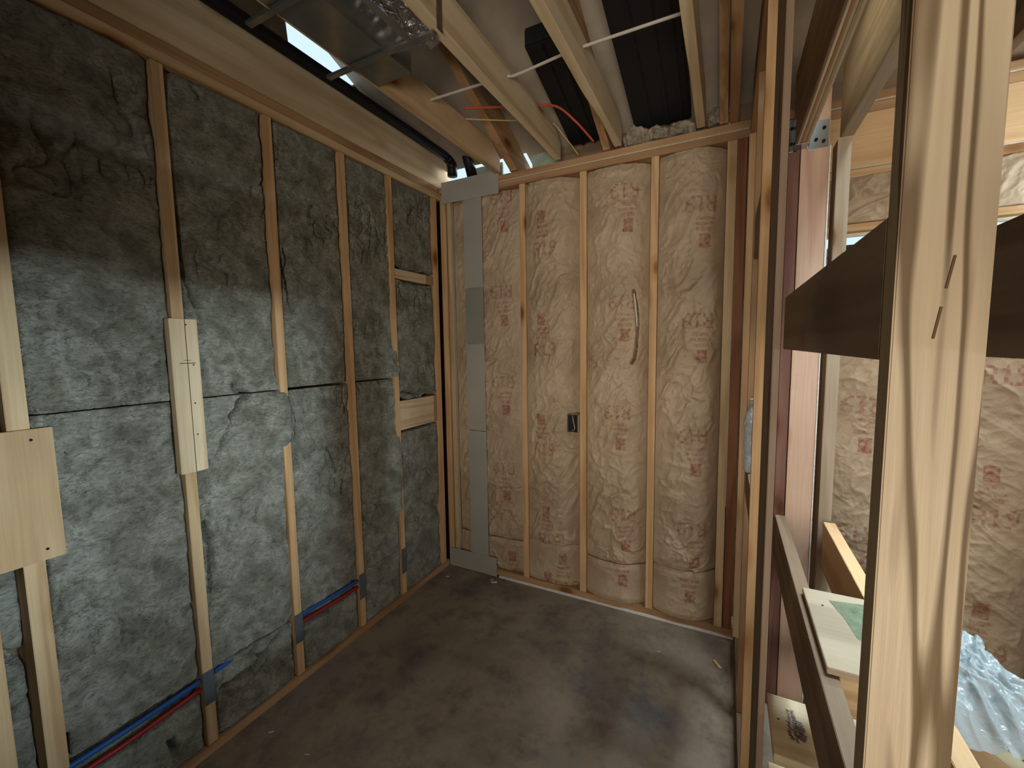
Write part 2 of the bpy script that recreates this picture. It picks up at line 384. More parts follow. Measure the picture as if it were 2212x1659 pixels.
gable('wall_left', [(-5.6, 0), (.16, 0), (.16, 2.86), (-.60, 3.165), (-.66, 2.98), (-1.00, 2.98), (-1.03, 3.30), (-1.05, 3.355), (-5.6, 5.26)], (-.17, -.145), OSB)

# ---------------------------------------------------------------- lumber
def stick(name, x, y, z, tint, axis, label, cat, group=None, knots=True, seed=0.0, grain=1.0):
    return box(name, x, y, z, wood(tint, axis, knots, seed, grain), label=label, cat=cat, group=group)
XL = 0.0
# left wall plates
GP = 'top plates of the left wall'
stick('top_plate', (-.14, .004), (-5.5, .02), (2.662, 2.700), 'tan', 1, 'lower top plate of the wool-filled left wall, resting on the studs', 'plate', GP)
stick('top_plate', (-.14, .0), (-5.5, .02), (2.702, 2.741), 'brown', 1, 'upper top plate of the left wall, directly under the deep beam', 'plate', GP)
stick('bottom_plate', (-.14, .004), (-5.5, -.0), (0, .038), 'brown', 1, 'thin wooden bottom plate along the left wall on the concrete', 'plate')
# deep beam on the left wall
beam = stick('wall_beam', (-.04, .0), (-5.5, .13), (ZP, 3.03), 'pale', 1, 'deep tan beam lying along the top of the left wall', 'beam', grain=.7)
# left studs
GL = 'studs of the left wall'
stud_rows = [
 ((-2.208, -2.165), 'foremost stud of the left wall, low at the photo edge below the square panel', 0.04, 1.4),
 ((-2.108, -2.062), 'left wall stud running up above the square plywood panel', 0.04, 2.662),
 ((-1.677, -1.638), 'left wall stud that carries the narrow nailed-on block', 0.04, 2.662),
 ((-1.272, -1.234), 'left wall stud partly covered by bulging wool at mid height', 0.04, 2.662),
 ((-.868, -.829), 'evenly exposed left wall stud, third from the back corner', 0.04, 2.662),
 ((-.516, -.478), 'left wall stud that the two blocks near the corner butt against', 0.04, 2.662),
 ((-.082, -.036), 'last left wall stud in the back corner', 0.04, 2.662),
 ((-2.60, -2.56), 'left wall stud beyond the photo edge', 0.04, 2.662)]
left_studs = []
for (ys, lab, z0, z1) in stud_rows[:7]:
    left_studs.append(stick('wall_stud', (-.14, 0.0), ys, (z0, z1-.001), 'tan' if ys[0] < -1.5 else 'orange', 2, lab, 'stud', GL))
# blocks
bp_ = stick('plywood_panel', (.001, .020), (-2.62, -2.021), (1.017, 1.416), 'tan', 2, 'square plywood panel nailed across studs at the left photo edge', 'panel', knots=False, grain=.6)
def dots(parent, pts, r=.004, nx=Vector((1, 0, 0)), mat=None, name='nail_head'):
    for p in pts:
        bm = bmesh.new(); p = Vector(p); tube(bm, [-nx*.004, nx*.0008], r, 10)
        link(name, bm, mat or HOLE, parent, p-Vector(parent.location))
dots(bp_, [(.020, -2.068, 1.385), (.020, -2.06, 1.05)])
blk = stick('nailed_block', (.001, .034), (-1.704, -1.612), (1.178, 1.756), 'pale', 2, 'narrow pale block nailed on the face of a left wall stud', 'block', knots=False, grain=.8)
bm = bmesh.new(); bx(bm, (-.0003, .0003), (-.0012, .0012), (-.288, .288), 0)
link('pencil_line', bm, PENCIL, blk, (.0167, .004, 0))
bm = bmesh.new(); bx(bm, (-.0003, .0003), (-.026, .026), (-.0014, .0014), 0); bx(bm, (-.0003, .0003), (-.012, .012), (.010, .0118), 0)
link('pencil_cross', bm, PENCIL, blk, (.0168, .004, .125))
dots(blk, [(.0335, -1.650, 1.735), (.0335, -1.635, 1.585), (.0335, -1.640, 1.44), (.0335, -1.640, 1.32)], .003)
stick('blocking', (-.14, -.004), (-.477, -.17), (2.066, 2.125), 'pale', 1, 'short flat blocking under the upper wool piece near the corner', 'block', 'short blocks between the corner studs', knots=False)
stick('blocking', (-.045, .001), (-.477, -.135), (1.115, 1.300), 'pale', 1, 'broad pale grainy block between the last two left wall studs', 'block', 'short blocks between the corner studs', grain=1.6)
for (z0, z1, w_) in ((1.115, 1.30, 'lower broad'), (2.066, 2.125, 'upper flat')):
    stick('filler_block', (-.14, -.010), (-.133 if z0 < 2 else -.168, -.088), (z0, z1), 'brown', 2, 'small brown filler between the %s corner block and the corner stud' % w_, 'block', 'fillers beside the corner blocks', knots=False)

# mineral wool
def wool(name, ya, yb, za, zb, label, over=(), cracks=(), edge=.006, depth=-.012, seed=0, ragged_top=0, ragged_bot=0, bulge=.006, cat='insulation', group='mineral wool batts'):
    """ya, yb: functions of z for the side edges"""
    nz = max(8, int((zb-za)/.0055)); ny = max(10, int(240*abs(np.mean(yb(np.array([za, zb])) if callable(yb) else yb)-np.mean(ya(np.array([za, zb])) if callable(ya) else ya))))
    z = np.linspace(za, zb, nz)[None, :].repeat(ny, 0)
    u = np.linspace(0, 1, ny)[:, None].repeat(nz, 1)
    e = lambda s: edge*(fbm(z*14+s, z*0+s*3.3, 4)-.5)*2
    A = (ya(z) if callable(ya) else ya+0*z)+e(seed+1.7)
    B = (yb(z) if callable(yb) else yb+0*z)+e(seed+9.1)
    y = A+(B-A)*u
    x = depth+bulge*(1-np.abs(2*u-1)**4)+.020*(fbm(y*6+seed, z*6, 4)-.5)+.014*(fbm(y*38+seed, z*38, 4)-.5)
    ed = np.minimum(u, 1-u)*(B-A); x = x-.014*np.exp(-(ed/.006))*(.15 if over else 1)
    pits = ridged(y*16+seed*3, z*13, 2, 9.0); msk = np.clip((fbm(y*4+seed*2, z*4+5, 3)-.55)*9, 0, 1); x = x-.030*pits*msk
    for (pts, wd, dp) in cracks:
        dmin = np.full(y.shape, 9.)
        yy = y+.010*(fbm(y*30, z*30, 3)-.5)*2; zz = z+.010*(fbm(y*30+9, z*30+4, 3)-.5)*2
        for (a, b) in zip(pts[:-1], pts[1:]):
            a = np.array(a); b = np.array(b); d = b-a; t = np.clip(((yy-a[0])*d[0]+(zz-a[1])*d[1])/(d@d), 0, 1)
            dmin = np.minimum(dmin, np.hypot(yy-a[0]-t*d[0], zz-a[1]-t*d[1]))
        x = x-1.7*dp*np.exp(-(dmin/(wd*.8))**2)
    for (yc, z0, z1, rise) in over:          # places where the wool bulges over a stud
        wz = np.clip((z-z0)/.06, 0, 1)*np.clip((z1-z)/.06, 0, 1); wy = np.exp(-((y-yc)/.07)**2)
        x = x+rise*1.8*wz*wy
    zz = z.copy()
    if ragged_bot: zz = zz+np.clip(1-(z-za)/.05, 0, 1)*ragged_bot*(fbm(y*22+seed, y*0+3, 4)-.2)
    if ragged_top: zz = zz-np.clip(1-(zb-z)/.05, 0, 1)*ragged_top*(fbm(y*22+seed, y*0+8, 4)-.2)
    P = np.stack([x, y, zz], -1)
    o = grid_obj(name, P, WOOL, skirt=(-.05, 0, 0))
    return tag(o, label, cat, group)
def piece(pts):
    zs = [p[0] for p in pts]; ys = [p[1] for p in pts]
    return lambda z: np.interp(z, zs, ys)
zs_ = 1.452
# bay at the photo edge and the dark gap beside the opening studs
wool('wool_batt', -2.56, piece([(0, -2.211), (1.03, -2.211), (1.06, -2.112), (2.7, -2.112)]), .045, 2.655, 'dark wool batt at the far left photo edge, behind the plywood panel', seed=2, depth=-.03)
wool('wool_batt', -2.163, -2.110, .045, 1.0, 'narrow dark recessed wool strip between two studs at the lower left', seed=3, depth=-.07, cracks=[([(-2.165, .74), (-2.10, .70)], .02, .05)])
# bay 0
wool('wool_batt', -2.058, -1.681, zs_+.003, 2.655, 'upper wool batt left of the stud with the nailed block', seed=5)
wool('wool_batt', piece([(.04, -2.05), (.42, -2.05), (.45, -2.085), (.62, -2.08), (.70, -2.055), (1.45, -2.058)]), -1.683, .345, zs_-.002, 'lower wool batt left of the stud with the nailed block, above the pipes', seed=6,
     cracks=[([(-2.05, 1.13), (-2.02, 1.16)], .008, .03)])
wool('wool_batt', -2.054, -1.681, .045, .262, 'low wool strip under the red pipe, nearest the camera', seed=7, ragged_top=.02, cracks=[([(-1.80, .17), (-1.79, .12)], .010, .04)])
wool('wool_batt', -2.054, -1.683, .262, .345, 'wool backing recessed behind the front run of pipes', seed=8, depth=-.045)
# bay 1
s3u = piece([(1.452, -1.235), (1.47, -1.262), (1.52, -1.275), (1.60, -1.277), (2.7, -1.277)])
s3l = piece([(.04, -1.275), (.5, -1.275), (.62, -1.262), (.8, -1.277), (1.05, -1.272), (1.12, -1.26), (1.22, -1.245), (1.30, -1.243), (1.45, -1.246)])
wool('wool_batt', -1.633, s3u, zs_+.003, 2.655, 'upper wool batt right of the nailed block', seed=11, cracks=[([(-1.63, 2.2), (-1.615, 1.9), (-1.58, 1.77)], .008, .02), ([(-1.47, 1.49), (-1.42, 1.452)], .012, .03)])
wool('wool_batt', -1.630, s3l, .345, zs_-.002, 'lower wool batt right of the nailed block, torn near its top', seed=12, over=[(-1.25, 1.17, 1.46, .022)],
     cracks=[([(-1.42, 1.448), (-1.455, 1.42), (-1.485, 1.361)], .011, .05), ([(-1.485, 1.361), (-1.56, 1.21)], .006, .015), ([(-1.62, .95), (-1.60, .8), (-1.61, .65)], .014, .03)])
wool('wool_batt', -1.630, -1.277, .045, .343, 'low wool strip with a ragged diagonal tear right of the nailed block stud', seed=13, ragged_top=.012,
     cracks=[([(-1.6, .225), (-1.52, .235), (-1.465, .231), (-1.386, .282), (-1.28, .33)], .013, .055), ([(-1.50, .30), (-1.44, .26)], .006, .02)])
# bay 2
wool('wool_batt', -1.229, -.873, zs_+.006, 2.655, 'upper wool batt in the third bay from the corner, catching daylight low down', seed=15, cracks=[([(-1.20, 2.1), (-1.19, 1.85)], .008, .02)])
wool('wool_batt', piece([(.3, -1.229), (1.08, -1.229), (1.2, -1.24), (1.45, -1.244)]), -.873, .345, zs_-.006, 'lower wool batt in the third bay, overlapping the stud on its left', seed=16, over=[(-1.25, 1.17, 1.46, .020)], cracks=[([(-1.23, 1.38), (-1.215, 1.30), (-1.225, 1.22)], .006, .02), ([(-1.02, 1.12), (-.99, 1.04)], .008, .015), ([(-.93, .93), (-.95, .85)], .008, .015)])
wool('wool_batt', -1.229, -.873, .045, .258, 'low wool strip under the rear run of pipes', seed=17, ragged_top=.015)
wool('wool_batt', -1.229, -.873, .258, .345, 'wool backing recessed behind the rear run of pipes', seed=18, depth=-.045)
# bay 3
s5u = piece([(1.452, -.478), (1.50, -.484), (1.6, -.495), (1.7, -.516), (1.85, -.521), (2.7, -.521)])
s5l = piece([(.3, -.515), (.45, -.522), (.54, -.518), (.57, -.492), (1.0, -.493), (1.15, -.500), (1.3, -.514), (1.38, -.505), (1.42, -.51), (1.45, -.495)])
wool('wool_batt', -.824, s5u, zs_+.005, 2.655, 'upper wool batt in the bay beside the corner blocks', seed=21, over=[(-.497, 1.44, 1.66, .018)], cracks=[([(-.62, 1.60), (-.60, 1.585)], .006, .02)])
wool('wool_batt', -.824, s5l, .352, zs_-.005, 'lower wool batt in the bay beside the corner blocks', seed=22, over=[(-.497, .55, 1.12, .010)])
wool('wool_batt', -.824, -.521, .045, .350, 'short brownish wool piece at the floor in the bay beside the corner blocks', seed=23)
# bay 4
wool('wool_batt', -.474, -.086, 2.135, 2.655, 'topmost wool piece in the corner bay, with a curled lower edge', seed=25, ragged_bot=.03)
wool('wool_batt', piece([(1.3, -.472), (1.45, -.472), (1.5, -.482), (2.06, -.474)]), -.086, 1.302, 2.063, 'middle wool piece in the corner bay, between the two blocks', seed=26, ragged_bot=.05, ragged_top=.02, cracks=[([(-.44, 1.35), (-.40, 1.36), (-.30, 1.33), (-.2, 1.35)], .016, .03)])
wool('wool_batt', piece([(.3, -.474), (.5, -.474), (.6, -.482), (.8, -.466), (1.08, -.460)]), -.086, .045, 1.105, 'tall lowest wool piece in the corner bay under the broad block', seed=27, ragged_top=.02)

# ---------------------------------------------------------------- pipes and nail plates in the left wall
GB = 'blue water pipes'; GR = 'red water pipes'
cable('water_pipe', [(-.006, -2.7, .322), (-.008, -2.05, .319), (-.006, -1.85, .321), (-.012, -1.683, .322)], .010, BLUEP, 'blue water pipe crossing the bay nearest the camera', 'pipe', GB)
cable('water_pipe', [(-.012, -1.629, .325), (-.016, -1.58, .324), (-.03, -1.50, .322)], .010, BLUEP, 'short glimpse of blue pipe right of the nailed block stud', 'pipe', GB)
cable('water_pipe', [(-.008, -1.228, .335), (-.006, -1.05, .327), (-.010, -.874, .318)], .010, BLUEP, 'blue water pipe in the third bay from the corner', 'pipe', GB)
cable('water_pipe', [(-.010, -2.7, .270), (-.012, -2.05, .270), (-.008, -1.9, .274), (-.014, -1.683, .285)], .009, REDP, 'red water pipe crossing the bay nearest the camera', 'pipe', GR)
cable('water_pipe', [(-.012, -1.228, .292), (-.008, -1.05, .286), (-.012, -.874, .280)], .009, REDP, 'red water pipe in the third bay from the corner', 'pipe', GR)
GN = 'steel nail plates on the left studs'
for (ya, yb, za, zb, t) in ((-1.678, -1.637, .212, .352, 'on the stud with the nailed block'), (-1.274, -1.232, .205, .352, 'on the half-covered stud, left of the rear pipes'), (-.870, -.827, .205, .352, 'at the right end of the rear pipes'), (-.518, -.474, .180, .345, 'on the stud nearest the corner bay')):
    box('nail_plate', (.0005, .0025), (ya, yb), (za, zb), NAILPL, label='small grey steel plate ' + t, cat='plate', group=GN, bev=.0005)

# ---------------------------------------------------------------- back wall framing
GS = 'studs of the back wall'
YB = .14
stick('top_plate', (.0, 4.15), (.0, YB), (2.662, 2.700), 'brown', 0, 'lower top plate over the kraft-faced back wall', 'plate', 'top plates of the back wall')
stick('top_plate', (.0, 4.15), (-.002, YB), (2.704, ZP-.001), 'brown', 0, 'upper top plate of the back wall, carrying the joist ends', 'plate', 'top plates of the back wall')
box('sealant_bead', (.44, 1.9), (-.006, .002), (2.699, 2.706), PAPER, label='pale ragged sealant line between the two back wall top plates', cat='sealant', bev=.001)
stick('bottom_plate', (.005, 4.15), (.002, YB), (.012, .05), 'brown', 0, 'bottom plate of the kraft-faced back wall', 'plate')
box('sill_foam', (.43, 1.905), (-.010, .10), (.0, .012), FOAM, label='bright white sill foam strip along the foot of the back wall', cat='foam', bev=.001)
bs = [((.003, .048), 'orange', 'corner stud where the back wall meets the left wall'),
      ((.062, .090), 'tan', 'second stud from the left corner on the back wall, beside a dark slit'),
      ((.621, .661), 'orange', 'back wall stud between the torn first and second paper batts'),
      ((1.023, 1.064), 'orange', 'back wall stud with the metal electrical box on its left side'),
      ((1.431, 1.471), 'orange', 'back wall stud left of the last wide paper batt'),
      ((1.805, 1.845), 'tan', 'pale back wall stud beside the right corner'),
      ((1.849, 1.893), 'red', 'reddish back wall stud tight in the right corner')]
for i, (xs, t, lab) in enumerate(bs):
    stick('wall_stud', xs, (.0 if i < 6 else .004, YB), (.051, 2.661), t, 2, lab, 'stud', GS, knots=True)
box('paper_flange', (.0905, .096), (-.003, .03), (.15, 2.60), PAPER, label='thin torn paper edge beside the second corner stud', cat='paper', bev=.001)
box('paper_flange', (1.845, 1.848), (-.004, .03), (.75, 2.66), PAPER, label='thin pale paper edge between the two right corner studs', cat='paper', bev=.001)

FONT = {'R': ["1110", "1001", "1001", "1110", "1010", "1001", "1001"], '1': ["010", "110", "010", "010", "010", "010", "111"], '9': ["0110", "1001", "1001", "0111", "0001", "0010", "1100"]}
def kraft(name, x0, x1, z0, z1, label, stamps=(), seed=0, yr=.080, yl=.012, yc=-.024, amp=1.6, ymin=-.03, tear=False, ang=55, group='kraft-faced batts of the back wall'):
    nx = max(20, int((x1-x0)/.0042)); nz = max(20, int((z1-z0)/.0048))
    u = np.linspace(0, 1, nx)[:, None].repeat(nz, 1); z = np.linspace(z0, z1, nz)[None, :].repeat(nx, 0)
    x = x0+(x1-x0)*u
    base = np.where(u < .5, yl, yr)
    prof = 1-np.abs(2*u-1)**2.3
    y = base+(yc-base)*prof
    a = R(ang); p = x*math.cos(a)+z*math.sin(a); q = -x*math.sin(a)+z*math.cos(a)
    wrp = fbm(x*5+seed, z*5, 3)*2.4
    msk = .35+.65*np.clip((fbm(x*3.5+seed*3, z*2.2+seed, 3)-.38)*4, 0, 1)
    cre = ridged(q*17+wrp+seed*5, p*4.5+wrp, 3, 2.6)
    cre2 = ridged(x*19+wrp*1.3+seed*2, z*16+wrp, 2, 2.2)
    y = y-amp*(.017*(cre-.3)*msk+.007*(cre2-.35))*np.clip(np.minimum(u, 1-u)*9, .25, 1)
    y = y+.020*(fbm(x*3+seed, z*3+seed*2, 2)-.5)
    top = np.clip((z1-z)/.03, 0, 1); bot = np.clip((z-z0)/.03, 0, 1); y = y+(1-top)*.012+(1-bot)*.010
    y = np.clip(y, ymin-.012, .09)
    ink = np.zeros_like(x)
    # stamps drawn in a local frame: s to the reader's right, t downwards
    for (cx, cz, up) in stamps:
        sgn = 1 if up else -1
        s = (x-cx)*sgn; t = (cz-z)*sgn
        s = s+.006*(fbm(x*30, z*30, 2)-.5); t = t+.006*(fbm(x*30+5, z*30, 2)-.5)
        ink = np.maximum(ink, ((np.abs(s) < .027) & (np.abs(t) < .037))*1.0)
        for (t0, t1, wd, so, fq) in ((.050, .070, .040, .004, 420), (.082, .098, .050, .006, 500), (.108, .126, .042, .002, 380)):
            g = ((np.abs(s-so) < wd) & (t > t0) & (t < t1))*(.35+.65*(vn(x*fq*.7, z*180) > .42))
            ink = np.maximum(ink, g*.75)
        px = .0115; cur = -.052
        for ch in 'R19':
            G = FONT[ch]
            for r in range(7):
                for c in range(len(G[0])):
                    if G[r][c] == '1':
                        sx0 = cur+c*px; tz0 = .150+r*px*1.02
                        ink = np.maximum(ink, ((s >= sx0-.001) & (s < sx0+px) & (t >= tz0) & (t < tz0+px*1.05))*.85)
            cur += (len(G[0])+1)*px
    if tear:
        pts = [(1.341, 1.945), (1.352, 1.88), (1.363, 1.80), (1.364, 1.70), (1.360, 1.62), (1.350, 1.555), (1.335, 1.53)]
        dm = np.full(x.shape, 9.)
        for (A, B) in zip(pts[:-1], pts[1:]):
            A = np.array(A); B = np.array(B); d = B-A; tt = np.clip(((x-A[0])*d[0]+(z-A[1])*d[1])/(d@d), 0, 1); dm = np.minimum(dm, np.hypot(x-A[0]-tt*d[0], z-A[1]-tt*d[1]))
        y = y+.10*np.exp(-(dm/.0055)**2)
    P = np.stack([x, y, z], -1)
    o = grid_obj(name, P[::-1], KRAFT, attr=ink[::-1], skirt=(0, .04, 0))
    return tag(o, label, 'insulation', group)
kraft('kraft_batt', .098, .620, .285, 2.655, 'narrow crinkled kraft batt behind the grey steel strip', [(.492, 1.81, False), (.492, 1.20, False), (.50, 2.42, False), (.49, .60, False)], 1, yc=.018, yl=.03, yr=.05, ymin=-.002)
kraft('kraft_batt', .098, .620, .052, .280, 'short crumpled kraft piece at the foot of the wall beside the steel foot plate', [(.52, .16, True)], 2, yc=.018, yl=.03, yr=.04, ymin=-.002)
kraft('kraft_batt', .662, 1.021, .335, 2.655, 'tall kraft batt left of the electrical box stud, deep diagonal creases', [(.776, 1.804, True), (.782, 2.433, True), (.771, 1.162, True), (.80, .55, True)], 3)
kraft('kraft_batt', .662, 1.021, .052, .331, 'short smooth kraft piece below the batt with the electrical box', [(.904, .235, True), (.80, .09, True)], 4, amp=.5, yc=.0)
kraft('kraft_batt', 1.066, 1.430, .300, 2.655, 'tall kraft batt with a long slit torn in its paper', [(1.311, 2.31, False), (1.301, 1.692, False), (1.28, 1.047, False), (1.314, .419, False)], 5, tear=True, yr=.08)
kraft('kraft_batt', 1.066, 1.430, .052, .297, 'short kraft piece below the batt with the torn slit', [(1.30, .20, False)], 6, amp=.6, yr=.06)
kraft('kraft_batt', 1.473, 1.804, .345, 2.655, 'tall bunched kraft batt beside the right corner', [(1.708, 2.179, False), (1.707, 1.567, False), (1.693, .936, False), (1.70, .40, False)], 7, amp=1.7, yr=.085)
kraft('kraft_batt', 1.473, 1.804, .052, .341, 'short kraft piece at the foot beside the right corner', [(1.68, .20, False)], 8, amp=.6, yr=.065)
# pale fibre showing in the slit
bm = bmesh.new(); pv = [(1.345, 1.93), (1.352, 1.88), (1.361, 1.80), (1.3645, 1.74)]; a = [(bm.verts.new((x-w_, -.004, z)), bm.verts.new((x+w_, -.002, z)), bm.verts.new((x+w_, .012, z)), bm.verts.new((x-w_, .012, z))) for (x, z), w_ in zip(pv, (.003, .0055, .004, .0025))]
for p, q in zip(a[:-1], a[1:]):
    for k in range(4): bm.faces.new((p[k], p[(k+1) % 4], q[(k+1) % 4], q[k]))
bm.faces.new(a[0][::-1]); bm.faces.new(a[-1])
tag(link('torn_paper', bm, PAPER), 'pale backing showing in the long slit of the paper batt', 'paper')

# steel protection plates on the back wall
GZ = 'grey steel protection plates'
box('steel_plate', (.026, .480), (-.012, -.0085), (2.628, 2.772), PLATE, label='wide grey steel plate across the top of the strip, under the bright gap', cat='plate', group=GZ, bev=.0006)
segs = [(.200, 2.04, 2.64, 'uppermost length of the vertical grey steel strip'), (.201, 1.66, 2.035, 'second length from the top of the vertical grey steel strip'), (.202, 1.05, 1.655, 'long middle length of the vertical grey steel strip'), (.203, .13, 1.045, 'lowest length of the vertical grey steel strip above the foot plate')]
for i, (x0, z0, z1, lab) in enumerate(segs):
    box('steel_plate', (x0, x0+.146), (-.0075-.0005*(i % 2), -.0055), (z0, z1), PLATE2 if i == 1 else PLATE, label=lab, cat='plate', group=GZ, bev=.0004)
box('steel_plate', (.012, .415), (-.0125, -.009), (.004, .142), PLATE, label='wide grey steel foot plate on the floor at the bottom of the strip', cat='plate', group=GZ, bev=.0006)
# electrical box
jb = empty('electrical_box', (.99, .0, 1.155), 'small metal electrical box nailed beside a back wall stud', 'electrical box')
bm = bmesh.new()
for (x, y, z) in (((.955, .958), (-.042, .02), (1.100, 1.210)), ((1.019, 1.022), (-.042, .02), (1.100, 1.210)), ((.955, 1.022), (-.042, .02), (1.100, 1.103)), ((.955, 1.022), (-.042, .02), (1.207, 1.210)), ((.955, 1.022), (-.004, -.001), (1.100, 1.210))):
    bx(bm, (x[0]-.99, x[1]-.99), y, (z[0]-1.155, z[1]-1.155), .0004)
link('body', bm, STEEL, jb)
bm = bmesh.new(); bx(bm, (-.031, .028), (-.014, -.005), (-.051, .051), .001); link('shade_insert', bm, BLACKP, jb)  # black insert stands for the shade inside the open box
bm = bmesh.new(); tube(bm, [(-.01, -.018, .05), (.0, -.032, .02), (.008, -.026, -.03), (.0, -.018, -.05)], .003, 8); link('wire', bm, WHITEC, jb, smooth=True)
for zz in (1.112, 1.198):
    bm = bmesh.new(); bx(bm, (-.006, .006), (-.0425, -.041), (-.006, .006), .0004); link('mounting_ear', bm, STEEL, jb, (0, 0, zz-1.155))

# ---------------------------------------------------------------- right partition of the room
GRS = 'studs of the right partition'
for (y0, t, lab, x0) in ((-.040, 'orange', 'first stud of the right partition, against the back wall corner', 1.900), (-.565, 'brown', 'second stud of the right partition, behind the plastic bottle', 1.910), (-.990, 'orange', 'bright orange third stud of the right partition, beside the plastic bottle', 1.910)):
    stick('wall_stud', (x0, x0+.062), (y0, y0+.038), (.039, 2.66), t, 2, lab, 'stud', GRS)
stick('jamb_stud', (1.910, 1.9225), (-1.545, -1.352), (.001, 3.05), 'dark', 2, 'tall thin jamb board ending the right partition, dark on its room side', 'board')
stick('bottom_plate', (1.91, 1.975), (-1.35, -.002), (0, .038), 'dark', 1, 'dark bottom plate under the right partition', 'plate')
stick('top_plate', (1.905, 1.975), (-1.350, -.003), (2.662, 2.742), 'brown', 1, 'top plate of the right partition below the joists', 'plate')
# diagonal braces let into the partition
def slab(name, pts, x, mat, label, cat, group=None):
    """prism with outline pts (y,z) between two x"""
    cy = sum(p[0] for p in pts)/len(pts); cz = sum(p[1] for p in pts)/len(pts); cx = (x[0]+x[1])/2
    bm = bmesh.new(); a = [bm.verts.new((x[0]-cx, p[0]-cy, p[1]-cz)) for p in pts]; b = [bm.verts.new((x[1]-cx, p[0]-cy, p[1]-cz)) for p in pts]
    bm.faces.new(a[::-1]); bm.faces.new(b); n = len(pts)
    for i in range(n): bm.faces.new((a[i], a[(i+1) % n], b[(i+1) % n], b[i]))
    bmesh.ops.recalc_face_normals(bm, faces=bm.faces)
    return tag(link(name, bm, mat, loc=(cx, cy, cz)), label, cat, group)
stick('blocking', (1.914, 1.950), (-.951, -.567), (1.965, 2.125), 'dark', 1, 'dark block high between the second and third partition studs', 'block')
stick('bottle_ledge', (1.912, 1.970), (-.951, -.567), (1.030, 1.150), 'dark', 1, 'short ledge block between two partition studs under the plastic bottle', 'block')
# plastic bottle
bt = empty('plastic_bottle', (1.924, -.72, 1.150), 'crinkled clear plastic bottle standing in the right partition', 'bottle')
prof = [(0, .018), (.006, .026), (.03, .029), (.06, .028), (.075, .025), (.09, .0285), (.12, .029), (.135, .026), (.15, .029), (.19, .030), (.215, .026), (.238, .016), (.25, .0115), (.262, .0115)]
bm = bmesh.new(); pts = [(0, 0, h) for h, _ in prof]; tube(bm, pts, [r for _, r in prof], 24)
for v in bm.verts:
    k = 1+.05*math.sin(v.co.z*260+math.atan2(v.co.y, v.co.x)*3); v.co.x *= k; v.co.y *= k
link('bottle_body', bm, PLASTIC, bt, smooth=True)
bm = bmesh.new(); tube(bm, [(0, 0, .262), (0, 0, .279)], .014, 20); link('bottle_cap', bm, FOAM, bt)

# ---------------------------------------------------------------- stair bay to the right
GJ = 'floor joists of the stair landing'
stick('landing_joist', (2.036, 2.074), (-1.8975, -.412), (.705, .892), 'dark', 1, 'landing joist next to the partition, dark side toward the room', 'joist', GJ)  # dark tint puts the shade of the room side into the wood
stick('landing_joist', (2.205, 2.245), (-2.35, -.430), (.700, .896), 'orange', 1, 'second landing joist with a bright top edge, orange side', 'joist', GJ)
GPst = 'posts behind the stair landing'
stick('post', (2.031, 2.069), (-.410, -.372), (0, 2.40), 'maroon', 2, 'narrow dark post left of the wide pink post', 'post', GPst)
stick('post', (2.073, 2.165), (-.411, -.372), (0, 2.78), 'pink', 2, 'wide pink post under the metal hanger', 'post', GPst, grain=.8)
stick('post', (2.191, 2.235), (-.411, -.320), (0, 2.418), 'grey', 2, 'grey-brown post right of the wide pink post', 'post', GPst)
bC = stick('landing_board', (2.050, 2.30), (-1.412, -1.062), (.897, .913), 'grey', 0, 'pale landing board with a green smudge', 'board', knots=False, grain=.6)
bm = bmesh.new(); 
gv = [(2.105, -1.11), (2.19, -1.095), (2.20, -1.30), (2.135, -1.27), (2.125, -1.19)]
bm.faces.new([bm.verts.new((x-2.175, y+1.237, .0087)) for x, y in gv]); link('green_smudge', bm, GREEN, bC)
dots(bC, [(2.085, -1.145, .913)], .003, Vector((0, 0, 1)))
stick('cross_block', (2.076, 2.203), (-1.40, -1.36), (.80, .894), 'tan', 0, 'short tan cross block between the landing joists under the board', 'block')
bD = stick('stair_tread', (1.978, 2.40), (-1.232, -1.0), (.468, .500), 'pale', 0, 'lower pale stair tread stamped with purple ink', 'tread', knots=False, grain=.7)
bm = bmesh.new(); rr = random.Random(5)
for (cx0, w0, y0, y1) in ((2.027, .006, -1.16, -1.05), (2.040, .007, -1.165, -1.045), (2.056, .012, -1.155, -1.085)):
    yy = y0
    while yy < y1:
        l = rr.uniform(.0015, .0035); a = rr.uniform(-1, 1)*.003; b = rr.uniform(.4, 1)*w0
        v = [(cx0-b+a, yy), (cx0+b+a, yy-.003), (cx0+b+a, yy+l-.003), (cx0-b+a, yy+l)]
        bm.faces.new([bm.verts.new((x-2.189, y+1.116, .0166)) for x, y in v]); yy += l+rr.uniform(.001, .0025)
link('ink_stamp', bm, INK, bD)
dots(bD, [(2.0, -1.10, .50)], .003, Vector((0, 0, 1)))
stick('stair_tread', (1.99, 2.40), (-1.60, -.99), (.22, .25), 'pale', 0, 'lowest stair tread, a bright corner showing at the photo bottom', 'tread', knots=False)
GK = 'dark backing planks by the near post'
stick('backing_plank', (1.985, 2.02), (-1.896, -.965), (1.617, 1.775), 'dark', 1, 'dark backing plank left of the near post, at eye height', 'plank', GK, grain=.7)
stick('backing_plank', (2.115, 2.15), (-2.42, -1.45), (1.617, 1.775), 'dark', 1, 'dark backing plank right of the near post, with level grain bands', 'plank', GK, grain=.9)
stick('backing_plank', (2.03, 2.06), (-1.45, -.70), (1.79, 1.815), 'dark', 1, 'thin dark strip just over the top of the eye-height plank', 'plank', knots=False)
np_ = stick('near_post', (1.985, 2.058), (-1.935, -1.898), (0, 3.2), 'post', 2, 'big near post in the foreground, with two slots of dark staple marks', 'post', knots=False, grain=2.3, seed=3.3)
